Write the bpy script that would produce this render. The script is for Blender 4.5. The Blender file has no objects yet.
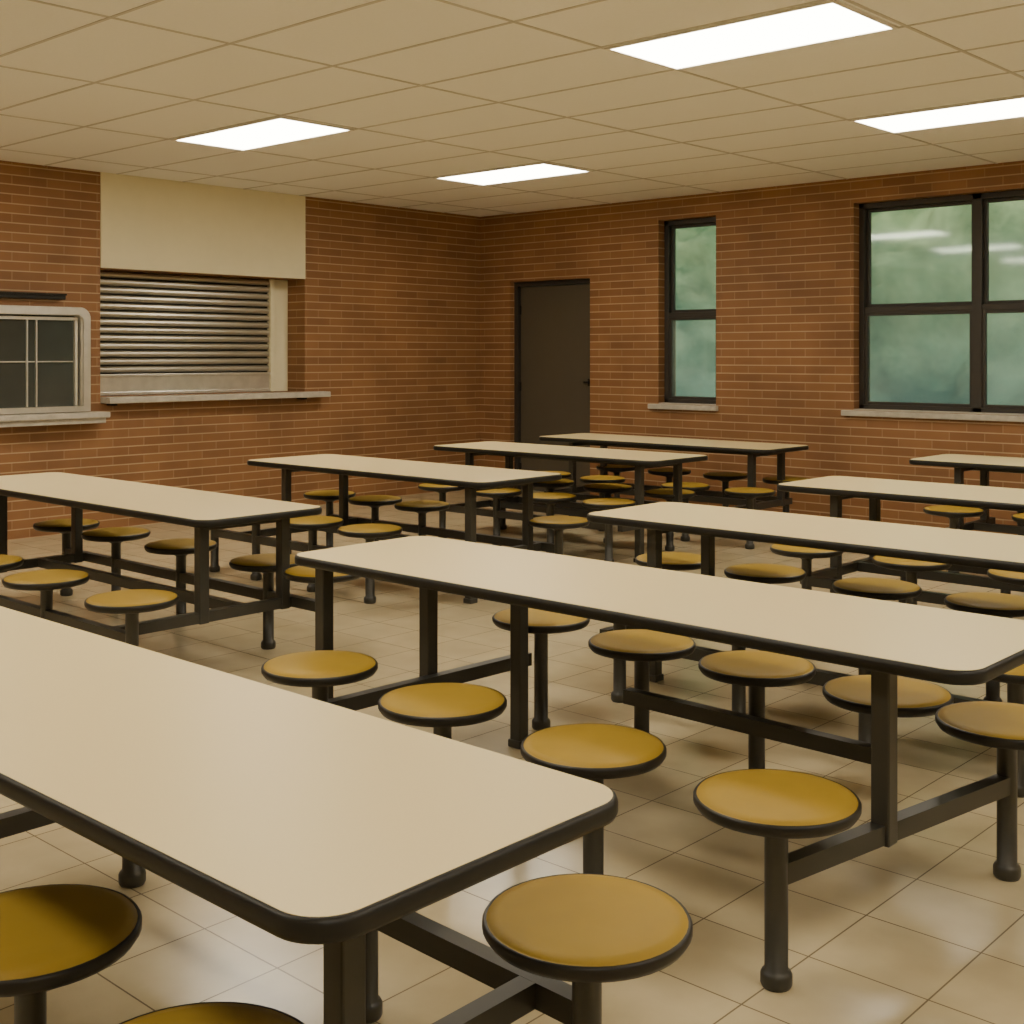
import bpy, bmesh, math, random
from mathutils import Vector, Matrix, noise
random.seed(4)
S = bpy.context.scene
COL = S.collection

# ------------------------------------------------------------------ materials
def new_mat(name):
    m = bpy.data.materials.new(name); m.use_nodes = True
    nt = m.node_tree
    return m, nt, nt.nodes["Principled BSDF"]
def N(nt, t, **kw):
    n = nt.nodes.new(t)
    for k, v in kw.items(): setattr(n, k, v)
    return n
def L(nt, a, b): nt.links.new(a, b)
def simple(name, col, rough=0.5, metal=0.0, var=0.06, scale=30, bump=0.0, spec=None, coat=0):
    m, nt, b = new_mat(name)
    tc = N(nt, 'ShaderNodeTexCoord'); nz = N(nt, 'ShaderNodeTexNoise')
    nz.inputs['Scale'].default_value = scale; nz.inputs['Detail'].default_value = 4
    L(nt, tc.outputs['Object'], nz.inputs['Vector'])
    mx = N(nt, 'ShaderNodeMix', data_type='RGBA')
    mx.inputs[6].default_value = (*[c*(1-var) for c in col], 1)
    mx.inputs[7].default_value = (*[min(1, c*(1+var)) for c in col], 1)
    L(nt, nz.outputs['Fac'], mx.inputs[0]); L(nt, mx.outputs[2], b.inputs['Base Color'])
    b.inputs['Roughness'].default_value = rough; b.inputs['Metallic'].default_value = metal
    if spec is not None: b.inputs['Specular IOR Level'].default_value = spec
    if bump:
        bp = N(nt, 'ShaderNodeBump'); bp.inputs['Strength'].default_value = bump; bp.inputs['Distance'].default_value = 0.01
        L(nt, nz.outputs['Fac'], bp.inputs['Height']); L(nt, bp.outputs[0], b.inputs['Normal'])
    return m

def brick_mat():
    m, nt, b = new_mat("brick_masonry")
    tc = N(nt, 'ShaderNodeTexCoord'); sp = N(nt, 'ShaderNodeSeparateXYZ'); L(nt, tc.outputs['Object'], sp.inputs[0])
    ad = N(nt, 'ShaderNodeMath', operation='ADD'); L(nt, sp.outputs[0], ad.inputs[0]); L(nt, sp.outputs[1], ad.inputs[1])
    cb = N(nt, 'ShaderNodeCombineXYZ'); L(nt, ad.outputs[0], cb.inputs[0]); L(nt, sp.outputs[2], cb.inputs[1])
    br = N(nt, 'ShaderNodeTexBrick'); L(nt, cb.outputs[0], br.inputs['Vector'])
    br.inputs['Color1'].default_value = (0.275, 0.130, 0.050, 1)
    br.inputs['Color2'].default_value = (0.222, 0.102, 0.040, 1)
    br.inputs['Mortar'].default_value = (0.325, 0.185, 0.088, 1)
    br.inputs['Scale'].default_value = 1; br.inputs['Mortar Size'].default_value = 0.0046
    br.inputs['Mortar Smooth'].default_value = 0.2; br.inputs['Bias'].default_value = 0
    br.inputs['Brick Width'].default_value = 0.30; br.inputs['Row Height'].default_value = 0.078
    # bed joints are wider and paler than the head joints
    dv = N(nt, 'ShaderNodeMath', operation='DIVIDE'); L(nt, sp.outputs[2], dv.inputs[0]); dv.inputs[1].default_value = .078
    fr = N(nt, 'ShaderNodeMath', operation='FRACT'); L(nt, dv.outputs[0], fr.inputs[0])
    sb = N(nt, 'ShaderNodeMath', operation='SUBTRACT'); L(nt, fr.outputs[0], sb.inputs[0]); sb.inputs[1].default_value = .5
    ab = N(nt, 'ShaderNodeMath', operation='ABSOLUTE'); L(nt, sb.outputs[0], ab.inputs[0])
    jr = N(nt, 'ShaderNodeMapRange'); jr.inputs[1].default_value = .42; jr.inputs[2].default_value = .45; L(nt, ab.outputs[0], jr.inputs[0])
    jm = N(nt, 'ShaderNodeMix', data_type='RGBA'); L(nt, jr.outputs[0], jm.inputs[0]); L(nt, br.outputs['Color'], jm.inputs[6])
    jm.inputs[7].default_value = (.44, .295, .165, 1)
    nz = N(nt, 'ShaderNodeTexNoise'); nz.inputs['Scale'].default_value = 1.6; nz.inputs['Detail'].default_value = 7
    L(nt, cb.outputs[0], nz.inputs['Vector'])
    rm = N(nt, 'ShaderNodeMapRange'); rm.inputs[1].default_value = .3; rm.inputs[2].default_value = .7
    rm.inputs[3].default_value = .84; rm.inputs[4].default_value = 1.16
    L(nt, nz.outputs['Fac'], rm.inputs[0])
    mx = N(nt, 'ShaderNodeMix', data_type='RGBA', blend_type='MULTIPLY'); mx.inputs[0].default_value = 1
    L(nt, jm.outputs[2], mx.inputs[6]); L(nt, rm.outputs[0], mx.inputs[7]); L(nt, mx.outputs[2], b.inputs['Base Color'])
    b.inputs['Roughness'].default_value = .65
    bp = N(nt, 'ShaderNodeBump', invert=True); bp.inputs['Strength'].default_value = .35; bp.inputs['Distance'].default_value = .005
    L(nt, br.outputs['Fac'], bp.inputs['Height']); L(nt, bp.outputs[0], b.inputs['Normal'])
    return m

def floor_mat():
    m, nt, b = new_mat("floor_tile")
    tc = N(nt, 'ShaderNodeTexCoord')
    br = N(nt, 'ShaderNodeTexBrick', offset=0.0, squash=1.0); L(nt, tc.outputs['Object'], br.inputs['Vector'])
    br.inputs['Color1'].default_value = (0.555, 0.460, 0.290, 1)
    br.inputs['Color2'].default_value = (0.515, 0.425, 0.268, 1)
    br.inputs['Mortar'].default_value = (0.20, 0.158, 0.10, 1)
    br.inputs['Scale'].default_value = 1; br.inputs['Mortar Size'].default_value = 0.0026
    br.inputs['Mortar Smooth'].default_value = 0.3
    br.inputs['Brick Width'].default_value = 0.31; br.inputs['Row Height'].default_value = 0.31
    nz = N(nt, 'ShaderNodeTexNoise'); nz.inputs['Scale'].default_value = 5; nz.inputs['Detail'].default_value = 8
    L(nt, tc.outputs['Object'], nz.inputs['Vector'])
    rm = N(nt, 'ShaderNodeMapRange'); rm.inputs[1].default_value = .3; rm.inputs[2].default_value = .7
    rm.inputs[3].default_value = .92; rm.inputs[4].default_value = 1.07
    L(nt, nz.outputs['Fac'], rm.inputs[0])
    mx = N(nt, 'ShaderNodeMix', data_type='RGBA', blend_type='MULTIPLY'); mx.inputs[0].default_value = 1
    L(nt, br.outputs['Color'], mx.inputs[6]); L(nt, rm.outputs[0], mx.inputs[7]); L(nt, mx.outputs[2], b.inputs['Base Color'])
    b.inputs['Roughness'].default_value = .21
    bp = N(nt, 'ShaderNodeBump', invert=True); bp.inputs['Strength'].default_value = .3; bp.inputs['Distance'].default_value = .003
    L(nt, br.outputs['Fac'], bp.inputs['Height']); L(nt, bp.outputs[0], b.inputs['Normal'])
    return m

def emit(name, col, s):
    m, nt, b = new_mat(name)
    b.inputs['Base Color'].default_value = (.8, .8, .8, 1)
    b.inputs['Emission Color'].default_value = (*col, 1); b.inputs['Emission Strength'].default_value = s
    return m

def glass_mat():
    m, nt, b = new_mat("window_glass"); nt.nodes.remove(b)
    out = [n for n in nt.nodes if n.type == 'OUTPUT_MATERIAL'][0]
    tr = N(nt, 'ShaderNodeBsdfTransparent'); tr.inputs[0].default_value = (.90, .97, .94, 1)
    gl = N(nt, 'ShaderNodeBsdfGlossy'); gl.inputs['Roughness'].default_value = .05; gl.inputs[0].default_value = (.9, .95, .95, 1)
    df = N(nt, 'ShaderNodeBsdfDiffuse'); df.inputs[0].default_value = (.6, .72, .66, 1)
    tc = N(nt, 'ShaderNodeTexCoord'); nz = N(nt, 'ShaderNodeTexNoise'); nz.inputs['Scale'].default_value = 3; nz.inputs['Detail'].default_value = 8
    L(nt, tc.outputs['Object'], nz.inputs['Vector'])
    rm = N(nt, 'ShaderNodeMapRange'); rm.inputs[1].default_value = .3; rm.inputs[2].default_value = .75; rm.inputs[3].default_value = .05; rm.inputs[4].default_value = .16
    L(nt, nz.outputs['Fac'], rm.inputs[0])
    m1 = N(nt, 'ShaderNodeMixShader'); L(nt, rm.outputs[0], m1.inputs[0]); L(nt, tr.outputs[0], m1.inputs[1]); L(nt, df.outputs[0], m1.inputs[2])
    m2 = N(nt, 'ShaderNodeMixShader'); m2.inputs[0].default_value = .06; L(nt, m1.outputs[0], m2.inputs[1]); L(nt, gl.outputs[0], m2.inputs[2])
    L(nt, m2.outputs[0], out.inputs[0])
    return m

def foliage_mat():
    m, nt, b = new_mat("foliage")
    tc = N(nt, 'ShaderNodeTexCoord'); nz = N(nt, 'ShaderNodeTexNoise'); nz.inputs['Scale'].default_value = .55; nz.inputs['Detail'].default_value = 14
    nz.inputs['Roughness'].default_value = .70
    L(nt, tc.outputs['Object'], nz.inputs['Vector'])
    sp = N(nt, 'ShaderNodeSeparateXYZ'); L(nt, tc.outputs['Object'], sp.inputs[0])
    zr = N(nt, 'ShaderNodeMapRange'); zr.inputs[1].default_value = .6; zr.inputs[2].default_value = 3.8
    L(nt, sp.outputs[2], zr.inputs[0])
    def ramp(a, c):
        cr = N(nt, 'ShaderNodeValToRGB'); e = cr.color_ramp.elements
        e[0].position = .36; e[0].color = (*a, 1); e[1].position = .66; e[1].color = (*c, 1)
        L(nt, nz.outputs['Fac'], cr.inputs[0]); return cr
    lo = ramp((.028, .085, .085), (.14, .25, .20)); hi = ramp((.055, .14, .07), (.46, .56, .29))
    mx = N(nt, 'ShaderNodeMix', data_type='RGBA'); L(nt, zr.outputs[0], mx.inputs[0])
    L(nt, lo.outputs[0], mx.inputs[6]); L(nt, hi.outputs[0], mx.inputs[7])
    L(nt, mx.outputs[2], b.inputs['Base Color']); b.inputs['Roughness'].default_value = .95
    b.inputs['Specular IOR Level'].default_value = .1
    return m

M_BRICK = brick_mat(); M_FLOOR = floor_mat(); M_GLASS = glass_mat(); M_FOL = foliage_mat()
M_CEIL = simple("ceiling_tile", (.87, .86, .83), .9, var=.03, scale=60, bump=.15)
M_GRID = simple("ceiling_tbar", (.56, .53, .49), .6)
M_CREAM = simple("cream_plaster", (.76, .69, .47), .8, var=.04, scale=8)
M_TOP = simple("table_laminate", (.79, .64, .345), .36, var=.05, scale=350, spec=.35)
M_BLACK = simple("black_rubber_edge", (.014, .013, .011), .42, spec=.3)
M_STEEL = simple("painted_steel_frame", (.043, .041, .034), .40, metal=.1)
M_SEAT = simple("mustard_vinyl", (.335, .215, .026), .5, var=.09, scale=12, spec=.2)
M_RIM = simple("seat_rim_plastic", (.016, .014, .011), .4, spec=.35)
M_WFRAME = simple("window_frame_bronze", (.034, .030, .025), .45)
M_SILL = simple("stone_sill", (.48, .44, .37), .55, var=.4, scale=12, bump=.2)
M_METAL = simple("stainless_steel", (.82, .79, .72), .28, metal=.8, var=.2, scale=10)
M_SLAT = simple("shutter_slat", (.50, .46, .38), .32, metal=.8, var=.1, scale=6)
M_DOOR = simple("door_paint", (.088, .074, .053), .5, var=.05, scale=4)
M_DARK = simple("dark_metal", (.02, .018, .015), .4, metal=.4)
M_DGLASS = simple("dark_glass", (.055, .06, .052), .12, var=.4, scale=2)
M_WALL = simple("painted_wall", (.74, .68, .54), .8, var=.03, scale=5)
M_EMIT = emit("light_diffuser", (1, .91, .735), 18.5)
M_WHITE = simple("white_enamel", (.75, .72, .65), .4)
M_LAWN = simple("lawn_grass", (.12, .24, .09), .95, var=.4, scale=6)

# ------------------------------------------------------------------ mesh helpers
def obj_from_bm(name, bm, mat, parent=None, smooth=False):
    me = bpy.data.meshes.new(name); bmesh.ops.recalc_face_normals(bm, faces=bm.faces); bm.to_mesh(me); bm.free()
    if smooth:
        for p in me.polygons: p.use_smooth = True
    for mm in (mat if isinstance(mat, list) else [mat]): me.materials.append(mm)
    o = bpy.data.objects.new(name, me); COL.objects.link(o)
    if parent: o.parent = parent
    return o
def add_box(bm, x0, x1, y0, y1, z0, z1, mi=0, bevel=0):
    r = bmesh.ops.create_cube(bm, size=1)
    vs = r['verts']
    for v in vs:
        v.co = Vector(((x0+x1)/2+v.co.x*(x1-x0), (y0+y1)/2+v.co.y*(y1-y0), (z0+z1)/2+v.co.z*(z1-z0)))
    fs = set(f for v in vs for f in v.link_faces)
    for f in fs: f.material_index = mi
    if bevel:
        es = list(set(e for v in vs for e in v.link_edges))
        r = bmesh.ops.bevel(bm, geom=es, offset=bevel, segments=2, affect='EDGES', profile=.5)
        for f in r['faces']: f.material_index = mi
def box(name, x0, x1, y0, y1, z0, z1, mat, parent=None, bevel=0):
    bm = bmesh.new(); add_box(bm, x0, x1, y0, y1, z0, z1, 0, bevel)
    return obj_from_bm(name, bm, mat, parent)
def empty(name, loc=(0, 0, 0)):
    e = bpy.data.objects.new(name, None); e.location = loc; e.empty_display_size = .2; COL.objects.link(e); return e
def lathe(bm, prof, cx, cy, seg=40, mis=None):
    rings = []
    for (r, z) in prof:
        if r < 1e-6: rings.append([bm.verts.new((cx, cy, z))])
        else: rings.append([bm.verts.new((cx+r*math.cos(2*math.pi*i/seg), cy+r*math.sin(2*math.pi*i/seg), z)) for i in range(seg)])
    for k in range(len(rings)-1):
        a, b = rings[k], rings[k+1]
        for i in range(seg):
            j = (i+1) % seg
            if len(a) == 1 and len(b) == 1: continue
            if len(a) == 1: f = bm.faces.new((a[0], b[i], b[j]))
            elif len(b) == 1: f = bm.faces.new((a[i], a[j], b[0]))
            else: f = bm.faces.new((a[i], a[j], b[j], b[i]))
            f.smooth = True
            if mis: f.material_index = mis[k]
def rrect(x0, x1, y0, y1, r, seg=10):
    pts = []
    for (cx, cy, a0) in ((x1-r, y1-r, 0), (x0+r, y1-r, 90), (x0+r, y0+r, 180), (x1-r, y0+r, 270)):
        for i in range(seg+1):
            a = math.radians(a0+90*i/seg); pts.append((cx+r*math.cos(a), cy+r*math.sin(a)))
    return pts
def stack(bm, loops, cap0=True, cap1=True, smooth_sides=True):
    rings = [[bm.verts.new(p) for p in lp] for lp in loops]
    n = len(rings[0])
    for k in range(len(rings)-1):
        for i in range(n):
            j = (i+1) % n
            f = bm.faces.new((rings[k][i], rings[k][j], rings[k+1][j], rings[k+1][i])); f.smooth = smooth_sides
    if cap0: bm.faces.new(rings[0][::-1])
    if cap1: bm.faces.new(rings[-1])

# ------------------------------------------------------------------ room shell
XW, YW, H = -9.82, 10.2, 3.07
XE, YS = 3.2, -3.2
def wall(name, axis, const, thick, u0, u1, z0, z1, holes, mat):
    us = sorted(set([u0, u1]+[h[0] for h in holes]+[h[1] for h in holes]))
    zs = sorted(set([z0, z1]+[h[2] for h in holes]+[h[3] for h in holes]))
    def solid(i, k):
        if i < 0 or k < 0 or i >= len(us)-1 or k >= len(zs)-1: return False
        cu, cz = (us[i]+us[i+1])/2, (zs[k]+zs[k+1])/2
        return not any(h[0] < cu < h[1] and h[2] < cz < h[3] for h in holes)
    bm = bmesh.new()
    def P(u, t, z): return (u, const+t, z) if axis == 'x' else (const+t, u, z)
    def q(*ps): bm.faces.new([bm.verts.new(p) for p in ps])
    for i in range(len(us)-1):
        for k in range(len(zs)-1):
            if not solid(i, k): continue
            a, b, c, d = us[i], us[i+1], zs[k], zs[k+1]
            q(P(a, 0, c), P(b, 0, c), P(b, 0, d), P(a, 0, d)); q(P(a, thick, c), P(b, thick, c), P(b, thick, d), P(a, thick, d))
            if not solid(i-1, k): q(P(a, 0, c), P(a, thick, c), P(a, thick, d), P(a, 0, d))
            if not solid(i+1, k): q(P(b, 0, c), P(b, thick, c), P(b, thick, d), P(b, 0, d))
            if not solid(i, k-1): q(P(a, 0, c), P(b, 0, c), P(b, thick, c), P(a, thick, c))
            if not solid(i, k+1): q(P(a, 0, d), P(b, 0, d), P(b, thick, d), P(a, thick, d))
    bmesh.ops.remove_doubles(bm, verts=bm.verts, dist=1e-5)
    return obj_from_bm(name, bm, mat)

W1 = (-7.34, -6.66, 1.01, 2.85); W2 = (-5.22, -3.09, 1.01, 2.85); W3 = (-1.2, 1.0, 1.01, 2.85)
D1 = (-9.36, -8.22, 0.0, 2.31)
HA = (5.5, 7.7, 1.14, 2.25)
wall("wall_back", 'x', YW, .3, XW-.3, XE+.3, 0, H, [W1, W2, W3, D1], M_BRICK)
wall("wall_left", 'y', XW, -.3, YS-.3, YW, 0, H, [HA], M_BRICK)
wall("wall_right", 'y', XE, .2, YS-.2, YW, 0, H, [], M_WALL)
wall("wall_front", 'x', YS, -.2, XW, XE, 0, H, [], M_WALL)
box("floor", XW-.35, XE+.3, YS-.3, YW+.35, -.1, 0, M_FLOOR)
box("ceiling", XW-.75, XE+.3, YS-.3, YW+.35, H, H+.12, M_CEIL)

# ceiling grid (T bars)
PX, PY, OX, OY = 1.33, .66, -3.95, 4.99
bm = bmesh.new()
k = math.ceil((XW-OX)/PX)
while OX+k*PX < XE:
    x = OX+k*PX; add_box(bm, x-.009, x+.009, YS, YW, H-.004, H); k += 1
k = math.ceil((YS-OY)/PY)
while OY+k*PY < YW:
    y = OY+k*PY; add_box(bm, XW, XE, y-.009, y+.009, H-.004, H); k += 1
obj_from_bm("ceiling_grid", bm, M_GRID)

def ceiling_light(ix, iy):
    x0 = OX+ix*PX; y0 = OY+iy*PY
    e = empty("ceiling_light", (x0+PX/2, y0+PY/2, H))
    bm = bmesh.new()
    a, b, c, d = -PX/2+.010, PX/2-.03, -PY/2+.012, PY/2-.012; w = .022
    for q in ((a, b, c, c+w), (a, b, d-w, d), (a, a+w, c+w, d-w), (b-w, b, c+w, d-w)):
        add_box(bm, q[0], q[1], q[2], q[3], -.012, -.001)
    obj_from_bm("trim_frame", bm, M_WHITE, e)
    bm = bmesh.new(); add_box(bm, a+w, b-w, c+w, d-w, -.007, -.002)
    obj_from_bm("diffuser", bm, M_EMIT, e)
for ix in (-3, 0, 3):
    for iy in (-8, -4, 0, 4):
        ceiling_light(ix, iy)

# ------------------------------------------------------------------ windows
def window(name, w, cols):
    x0, x1, z0, z1 = w
    e = empty(name, ((x0+x1)/2, YW+.14, z0))
    cx = (x0+x1)/2
    bm = bmesh.new(); yo = 0
    def B(a, b, c, d, y0=-.02, y1=.06, bev=.004): add_box(bm, a-cx, b-cx, y0, y1, c-z0, d-z0, 0, bev)
    fw = .05; mw = .04
    B(x0, x1, z1-fw, z1, -.04, .08); B(x0, x1, z0, z0+fw, -.04, .08)
    B(x0, x0+fw, z0, z1, -.04, .08); B(x1-fw, x1, z0, z1, -.04, .08)
    cw = (x1-x0)/cols; zm = (z0+z1)/2-.03
    for c in range(1, cols): B(x0+c*cw-mw, x0+c*cw+mw, z0, z1, -.04, .08)
    gl = bmesh.new()
    for c in range(cols):
        a = x0+c*cw+(fw if c == 0 else mw); b = x0+(c+1)*cw-(fw if c == cols-1 else mw)
        s = .028
        B(a, b, zm-.025, zm+.025, -.03, .05)
        for (p, q, y) in ((zm+.025, z1-fw, .02), (z0+fw, zm-.025, -.02)):
            B(a, a+s, p, q, y-.01, y+.03); B(b-s, b, p, q, y-.01, y+.03)
            B(a+s, b-s, q-s, q, y-.01, y+.03); B(a+s, b-s, p, p+s, y-.01, y+.03)
            add_box(gl, a+s-cx, b-s-cx, y+.008, y+.012, p+s-z0, q-s-z0)
    obj_from_bm("frame", bm, M_WFRAME, e); obj_from_bm("glass_panes", gl, M_GLASS, e)
    s = empty("window_sill", (cx, YW, z0))
    bm = bmesh.new(); add_box(bm, x0-.10-cx, x1+.03-cx, -.05, -.0005, -.05, -.001, 0, .006)
    add_box(bm, x0+.001-cx, x1-.001-cx, -.0005, .098, .002, .012, 0, .002)
    obj_from_bm("sill_slab", bm, M_SILL, s)
window("window_1", W1, 1); window("window_2", W2, 2); window("window_3", W3, 2)

# ------------------------------------------------------------------ door
x0, x1, z0, z1 = D1
e = empty("door_1", ((x0+x1)/2, YW+.1, 0)); cx = (x0+x1)/2
bm = bmesh.new(); f = .05
add_box(bm, x0-cx, x0+f-cx, -.03, .1, 0, z1, 0, .004); add_box(bm, x1-f-cx, x1-cx, -.03, .1, 0, z1, 0, .004)
add_box(bm, x0+f-cx, x1-f-cx, -.03, .1, z1-f, z1, 0, .004)
obj_from_bm("door_frame", bm, M_WFRAME, e)
bm = bmesh.new(); add_box(bm, x0+f+.003-cx, x1-f-.003-cx, .02, .065, .003, z1-f-.003, 0, .003)
obj_from_bm("door_leaf", bm, M_DOOR, e)
bm = bmesh.new(); hx = x1-f-.05-cx
add_box(bm, hx-.02, hx+.02, .008, .02, 1.17, 1.25, 0, .003); add_box(bm, hx-.05, hx+.012, -.03, -.012, 1.20, 1.222, 0, .005)
add_box(bm, hx-.01, hx+.01, -.02, .01, 1.20, 1.222)
obj_from_bm("door_handle", bm, M_DARK, e)
bm = bmesh.new()
for z in (.25, 1.15, 2.0): add_box(bm, x0+f-cx-.006, x0+f-cx+.012, .005, .02, z-.05, z+.05)
obj_from_bm("hinges", bm, M_DARK, e)

# ------------------------------------------------------------------ serving hatch
y0, y1, z0, z1 = HA
box("cream_wall_panel", XW, XW+.012, y0, y1, z1-.0, H-.001, M_CREAM)
e = empty("serving_hatch_shutter", (XW-.28, (y0+y1)/2, z0)); cy = (y0+y1)/2
ya, yb = y0+.01, 7.46
bm = bmesh.new()
add_box(bm, -.02, .0, yb-cy, y1-cy-.002, 0, z1-z0-.002)
add_box(bm, -.0, .05, yb-cy, yb+.05-cy, 0, z1-z0-.002, 0, .004)
add_box(bm, .0, .012, yb+.05-cy, y1-cy-.002, 0, z1-z0-.002, 0, .003)
add_box(bm, -.0, .05, y0-cy+.002, y0+.06-cy, 0, z1-z0-.002, 0, .004)
obj_from_bm("guide_frame", bm, M_CREAM, e)
bm = bmesh.new(); pts = []
zb, zt = .19, z1-z0-.004; pitch = .066; n = int((zt-zb)/pitch)
pitch = (zt-zb)/n
for i in range(n):
    for (t, d) in ((0, -.008), (.15, -.008), (.17, .010), (.30, .024), (.55, .029), (.80, .026), (.96, .012), (.98, -.008)):
        pts.append((d, zb+(i+t)*pitch))
pts.append((0, zt))
ra = [bm.verts.new((p[0], ya+.05-cy, p[1])) for p in pts]; rb = [bm.verts.new((p[0], yb-cy, p[1])) for p in pts]
for i in range(len(pts)-1):
    f = bm.faces.new((ra[i], rb[i], rb[i+1], ra[i+1])); f.material_index = 1 if (i % 8) in (0, 1, 7) else 0  # groove faces coloured dark, painting in the shade between slats
obj_from_bm("roller_slats", bm, [M_SLAT, M_DARK], e)
bm = bmesh.new(); add_box(bm, -.01, .035, ya+.05-cy, yb-cy, .03, .19, 0, .006); add_box(bm, .035, .05, ya+.05-cy, yb-cy, .165, .19, 0, .004)
add_box(bm, -.01, .05, ya+.05-cy, yb-cy, .002, .03, 0, .004)
obj_from_bm("bottom_bar", bm, M_METAL, e)
e = empty("serving_counter", (XW, 6.7, HA[2]))
bm = bmesh.new(); add_box(bm, -.299, .001, 5.501-6.7, 7.699-6.7, -.055, -.0015)
add_box(bm, .001, .16, 5.50-6.7, 7.9-6.7, -.055, -.0015, 0, .006)
obj_from_bm("counter_slab", bm, M_SILL, e)
bm = bmesh.new()
add_box(bm, .001, .11, 5.56-6.7, 5.60-6.7, -.075, -.055); add_box(bm, .001, .11, 7.6-6.7, 7.64-6.7, -.075, -.055)
obj_from_bm("brackets", bm, M_DARK, e)
box("hatch_back_panel", XW-.36, XW-.31, 5.4, 7.8, 1.0, 2.4, M_WALL)  # unseen backing panel closing off the opening behind the shutter

# ------------------------------------------------------------------ stainless kitchen window (left)
e = empty("kitchen_pass_window", (XW, 4.65, 1.0)); c0 = 4.65
def yz(pts, x): return [(x, p[0]-c0, p[1]-1.0) for p in pts]
bm = bmesh.new()
o = rrect(3.88, 5.35, .80, 1.90, .09); i_ = rrect(3.95, 5.28, .80+.07, 1.83, .05)
o = [(p[0], max(p[1], 1.03)) for p in o]; i_ = [(p[0], max(p[1], 1.07)) for p in i_]
loops = [yz(o, .001), yz(o, .105), yz([(p[0]*.995+.005*c0, p[1]-.003) for p in o], .118), yz([(p[0]*1.006-.006*c0, p[1]+.003) for p in i_], .118), yz(i_, .105), yz(i_, .02)]
stack(bm, loops, False, False, False)
obj_from_bm("rounded_frame", bm, M_METAL, e)
bm = bmesh.new(); stack(bm, [yz(i_, .018), yz(i_, .022)], True, True, False)
obj_from_bm("glass", bm, M_DGLASS, e)
bm = bmesh.new()
for yy in (4.30, 4.83, 4.91): add_box(bm, .022, .04, yy-.006-c0, yy+.006-c0, .075, .80)
add_box(bm, .022, .038, 3.955-c0, 5.275-c0, .44, .450)
add_box(bm, .022, .05, 5.24-c0, 5.265-c0, .075, .80); add_box(bm, .022, .05, 3.955-c0, 5.265-c0, .79, .815)
obj_from_bm("muntins", bm, M_METAL, e)
e = empty("kitchen_window_ledge", (XW, 4.65, 1.0))
bm = bmesh.new(); add_box(bm, .001, .2, 3.75-c0, 5.485-c0, -.03, .02, 0, .008); add_box(bm, .001, .17, 3.78-c0, 5.46-c0, -.075, -.03, 0, .004)
obj_from_bm("ledge_slab", bm, M_SILL, e)
e = empty("wall_rail", (XW, 4.55, 1.96))
bm = bmesh.new(); add_box(bm, .001, .07, -.7, .6, 0, .05, 0, .006); add_box(bm, .07, .09, -.7, .6, .035, .05, 0, .003)
obj_from_bm("rail_bar", bm, M_DARK, e)

# ------------------------------------------------------------------ cafeteria tables
ZT = .75
def stool(bm, x, y):
    zt = .45
    prof = [(.0, zt-.036), (.09, zt-.036), (.165, zt-.034), (.188, zt-.028), (.196, zt-.016), (.196, zt-.004), (.192, zt+.002), (.188, zt+.0),
            (.186, zt+.003), (.165, zt+.008), (.12, zt+.011), (.06, zt+.0125), (.0, zt+.013)]
    mis = [1, 1, 1, 1, 1, 1, 1, 0, 0, 0, 0, 0]
    lathe(bm, prof, x, y, 48, mis)
def post(bm, x, y):
    prof = [(0, .0), (.034, .0), (.038, .008), (.038, .03), (.034, .038), (.028, .042), (.028, .385), (.045, .395), (.085, .405), (.085, .4145), (0, .4145)]
    lathe(bm, prof, x, y, 20)
def leg(bm, x, y, z0, z1, w=.052):
    add_box(bm, x-w/2, x+w/2, y-w/2, y+w/2, z0, z1, 0, .005)
    if z0 < .05: add_box(bm, x-w/2-.006, x+w/2+.006, y-w/2-.006, y+w/2+.006, 0, .03, 0, .005)
def bar(bm, p, q, z=.27, w=.042, h=.05):
    p = Vector(p); q = Vector(q); d = (q-p).normalized(); n = Vector((-d.y, d.x))*w/2
    vs = [bm.verts.new((*(a+s*n), zz)) for zz in (z-h/2, z+h/2) for (a, s) in ((p, 1), (q, 1), (q, -1), (p, -1))]
    fs = [bm.faces.new(vs[:4]), bm.faces.new(vs[4:])]
    for i in range(4): fs.append(bm.faces.new((vs[i], vs[(i+1) % 4], vs[4+(i+1) % 4], vs[4+i])))

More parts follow.
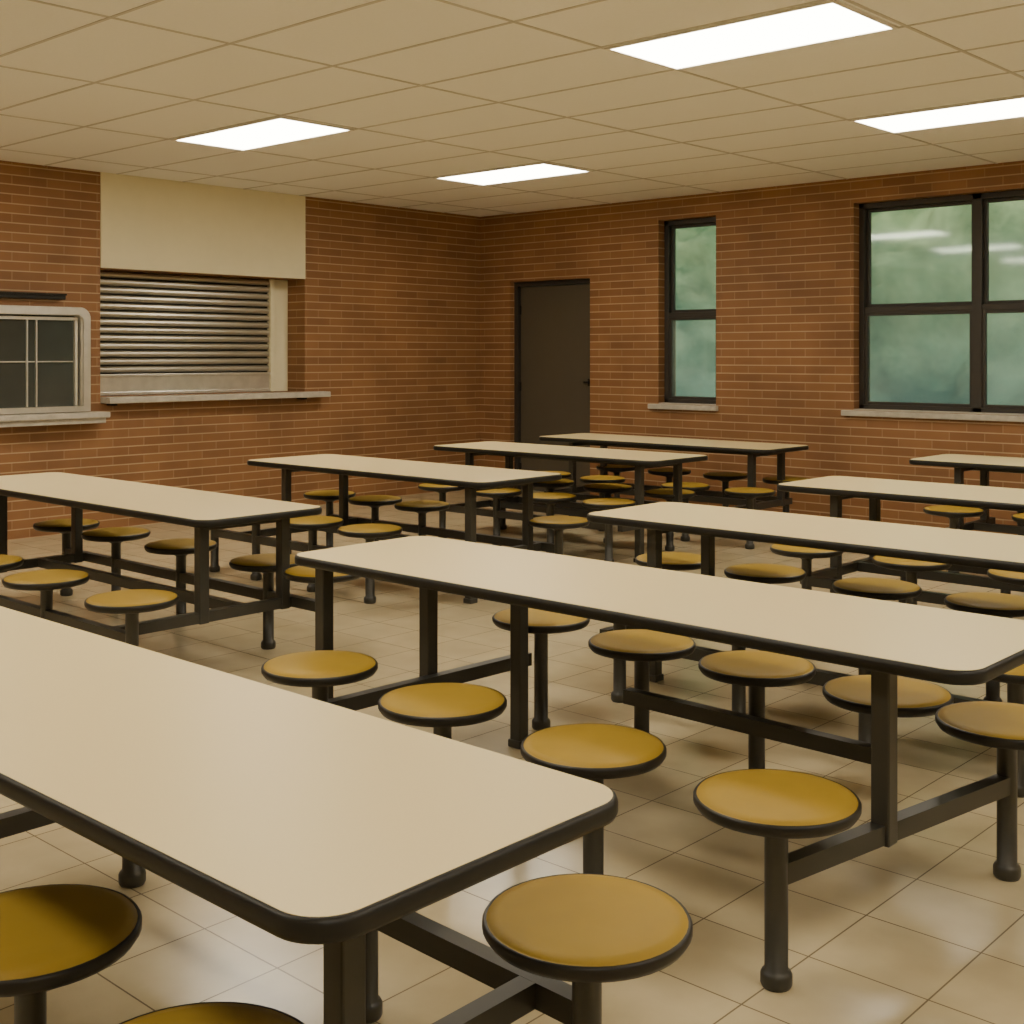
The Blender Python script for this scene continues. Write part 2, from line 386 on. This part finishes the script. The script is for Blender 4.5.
def table(X0, X1, Y0, Y1, front, rear, legs, bars):
    cx, cy = (X0+X1)/2, (Y0+Y1)/2
    e = empty("cafeteria_table", (cx, cy, 0))
    R = .085
    def lp(ins, z): return [(p[0]-cx, p[1]-cy, z) for p in rrect(X0+ins, X1-ins, Y0+ins, Y1-ins, R-ins)]
    bm = bmesh.new()
    stack(bm, [lp(.012, ZT-.036), lp(.004, ZT-.034), lp(.0, ZT-.026), lp(0, ZT-.010), lp(.003, ZT-.002), lp(.008, ZT)], True, True)
    obj_from_bm("edge_band", bm, M_BLACK, e)
    bm = bmesh.new(); stack(bm, [lp(.009, ZT-.002), lp(.009, ZT+.0008)], True, True, False)
    obj_from_bm("tabletop", bm, M_TOP, e)
    bm = bmesh.new()
    for s in legs: leg(bm, s[0]-cx, s[1]-cy, s[2], ZT-.036)
    lx = sorted(set(round(s[0], 2) for s in legs))
    add_box(bm, min(lx)-cx, max(lx)-cx, -.02, .02, ZT-.08, ZT-.036)
    for s in legs: add_box(bm, s[0]-cx-.02, s[0]-cx+.02, min(0, s[1]-cy), max(0, s[1]-cy), ZT-.075, ZT-.036)
    for i, (a, b, c, d) in enumerate(bars): bar(bm, (a-cx, b-cy), (c-cx, d-cy), h=.05+.0004*i)
    obj_from_bm("steel_frame", bm, M_STEEL, e)
    n = 0
    for (x, y) in front+rear:
        n += 1
        bm = bmesh.new(); stool(bm, x-cx, y-cy); obj_from_bm("stool_seat_%d" % n, bm, [M_SEAT, M_RIM], e)
        bm = bmesh.new(); post(bm, x-cx, y-cy); obj_from_bm("stool_post_%d" % n, bm, M_STEEL, e)

# T1 (foreground left)
yb = 1.81
table(-3.76, -1.28, 1.02, 1.72, [(-1.58, 1.03), (-2.185, 1.085), (-2.85, 1.07), (-3.4, 1.07)], [(-1.466, yb), (-2.15, yb+.05), (-3.18, yb+.07)],
      [(-1.585, 1.325, 0), (-3.18, 1.37, 0)], [(-1.60, 1.03, -1.60, yb+.02), (-3.18, 1.07, -3.18, yb+.06), (-3.19, yb+.05, -1.46, yb+.0)])
# T2 (centre)
table(-3.79, -1.17, 2.88, 3.58, [(-3.335, 2.68), (-2.715, 2.655), (-2.10, 2.62), (-1.535, 2.61)],
      [(-3.29, 3.77), (-2.73, 3.69), (-2.24, 3.68), (-1.76, 3.66), (-1.365, 3.60)],
      [(-1.46, 3.02, .24), (-3.42, 3.27, .24), (-3.72, 3.01, 0), (-3.20, 3.54, 0)],
      [(-1.53, 2.61, -1.365, 3.60), (-3.40, 2.70, -3.36, 3.77), (-2.73, 3.60, -1.74, 3.58), (-3.40, 2.72, -2.71, 2.69)])
def gen(X0, X1, Y0, Y1, front, rear, lz=0.0, il=.34, ir=.22):
    yc = (Y0+Y1)/2
    xs = [X0+il, X1-ir]
    legs = []
    for x in xs: legs += [(x, Y0+.13, lz), (x, Y1-.13, .24)]
    fy = front[0][1]; ry = rear[0][1]
    table(X0, X1, Y0, Y1, front, rear, legs, [(x, fy, x, ry) for x in xs] +
          [(min(p[0] for p in rear), ry, max(p[0] for p in rear), ry), (xs[0], yc, xs[1], yc), (min(p[0] for p in front), fy, max(p[0] for p in front), fy)])
def row(xs, y): return [(x, y) for x in xs]
# right column
gen(-3.73, -1.2, 4.55, 5.25, row((-3.3, -2.7, -2.15, -1.6), 4.30), row((-3.72, -3.18, -2.6, -2.07, -1.5), 5.30))
gen(-3.76, -1.2, 6.34, 7.08, row((-3.4, -2.8, -2.2, -1.6), 6.10), row((-3.3, -2.7, -2.1, -1.55), 7.10))
gen(-3.95, -1.3, 8.50, 9.22, row((-3.5, -2.9, -2.3, -1.7), 8.28), row((-3.4, -2.8, -2.2, -1.7), 9.24))
# left column
gen(-7.56, -4.82, 3.20, 3.93, row((-4.84, -5.6, -6.27, -6.95), 2.86), row((-4.77, -5.22, -6.02, -6.71, -7.3), 3.86), .24, .5, .2)
gen(-7.42, -5.05, 5.26, 6.04, row((-7.35, -6.87, -6.27, -5.72), 4.98), row((-7.4, -6.88, -6.38, -5.12), 6.04))
gen(-7.46, -5.18, 7.14, 7.88, row((-7.2, -6.6, -6.05, -5.5), 7.04), row((-7.3, -6.75, -6.15, -5.55), 7.86))
gen(-7.58, -5.14, 8.60, 9.32, row((-7.2, -6.6, -5.75, -5.15), 8.36), row((-7.2, -6.6, -6.0, -5.4), 9.34))

# ------------------------------------------------------------------ exterior
box("lawn", -34, 20, YW+.36, 15.3, -.3, -.12, M_LAWN)
bm = bmesh.new()
NX, NV = 230, 90
g = []
for j in range(NV+1):
    r_ = []
    for i in range(NX+1):
        u, v = i/NX, j/NV
        p = Vector((-36+u*52, 16.3+v*9, -.3+v*12))
        k = noise.noise(p*.45)*.9+noise.noise(p*1.6)*.35+noise.noise(p*4.5)*.14
        p += Vector((0, -.8, .6))*k*min(1, v*8)
        p += noise.noise_vector(p*3)*.12*min(1, v*8)
        r_.append(bm.verts.new(p))
    g.append(r_)
for j in range(NV):
    for i in range(NX): bm.faces.new((g[j][i], g[j][i+1], g[j+1][i+1], g[j+1][i]))
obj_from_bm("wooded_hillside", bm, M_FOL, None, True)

w = bpy.data.worlds.new("World"); S.world = w; w.use_nodes = True
bg = w.node_tree.nodes['Background']
sk = w.node_tree.nodes.new('ShaderNodeTexSky'); sk.sky_type = 'HOSEK_WILKIE'; sk.turbidity = 6
sk.sun_direction = Vector((.3, -.5, .8)).normalized()
w.node_tree.links.new(sk.outputs[0], bg.inputs[0]); bg.inputs[1].default_value = 1.3
sun = bpy.data.lights.new("sun", 'SUN'); sun.energy = 4.6; sun.angle = .3; sun.color = (1, .96, .86)
so = bpy.data.objects.new("sun", sun); COL.objects.link(so)
so.rotation_euler = Vector((.25, -.7, .65)).to_track_quat('Z', 'Y').to_euler()

# ------------------------------------------------------------------ camera
cam = bpy.data.cameras.new("camera"); co = bpy.data.objects.new("camera", cam); COL.objects.link(co)
co.location = (0, 0, 1.5); co.rotation_euler = (math.radians(90), 0, math.atan2(.675, .738))
cam.sensor_width = 36; cam.lens = 36*1245/1024; cam.shift_y = (355-512)/1024; cam.clip_start = .05
S.camera = co
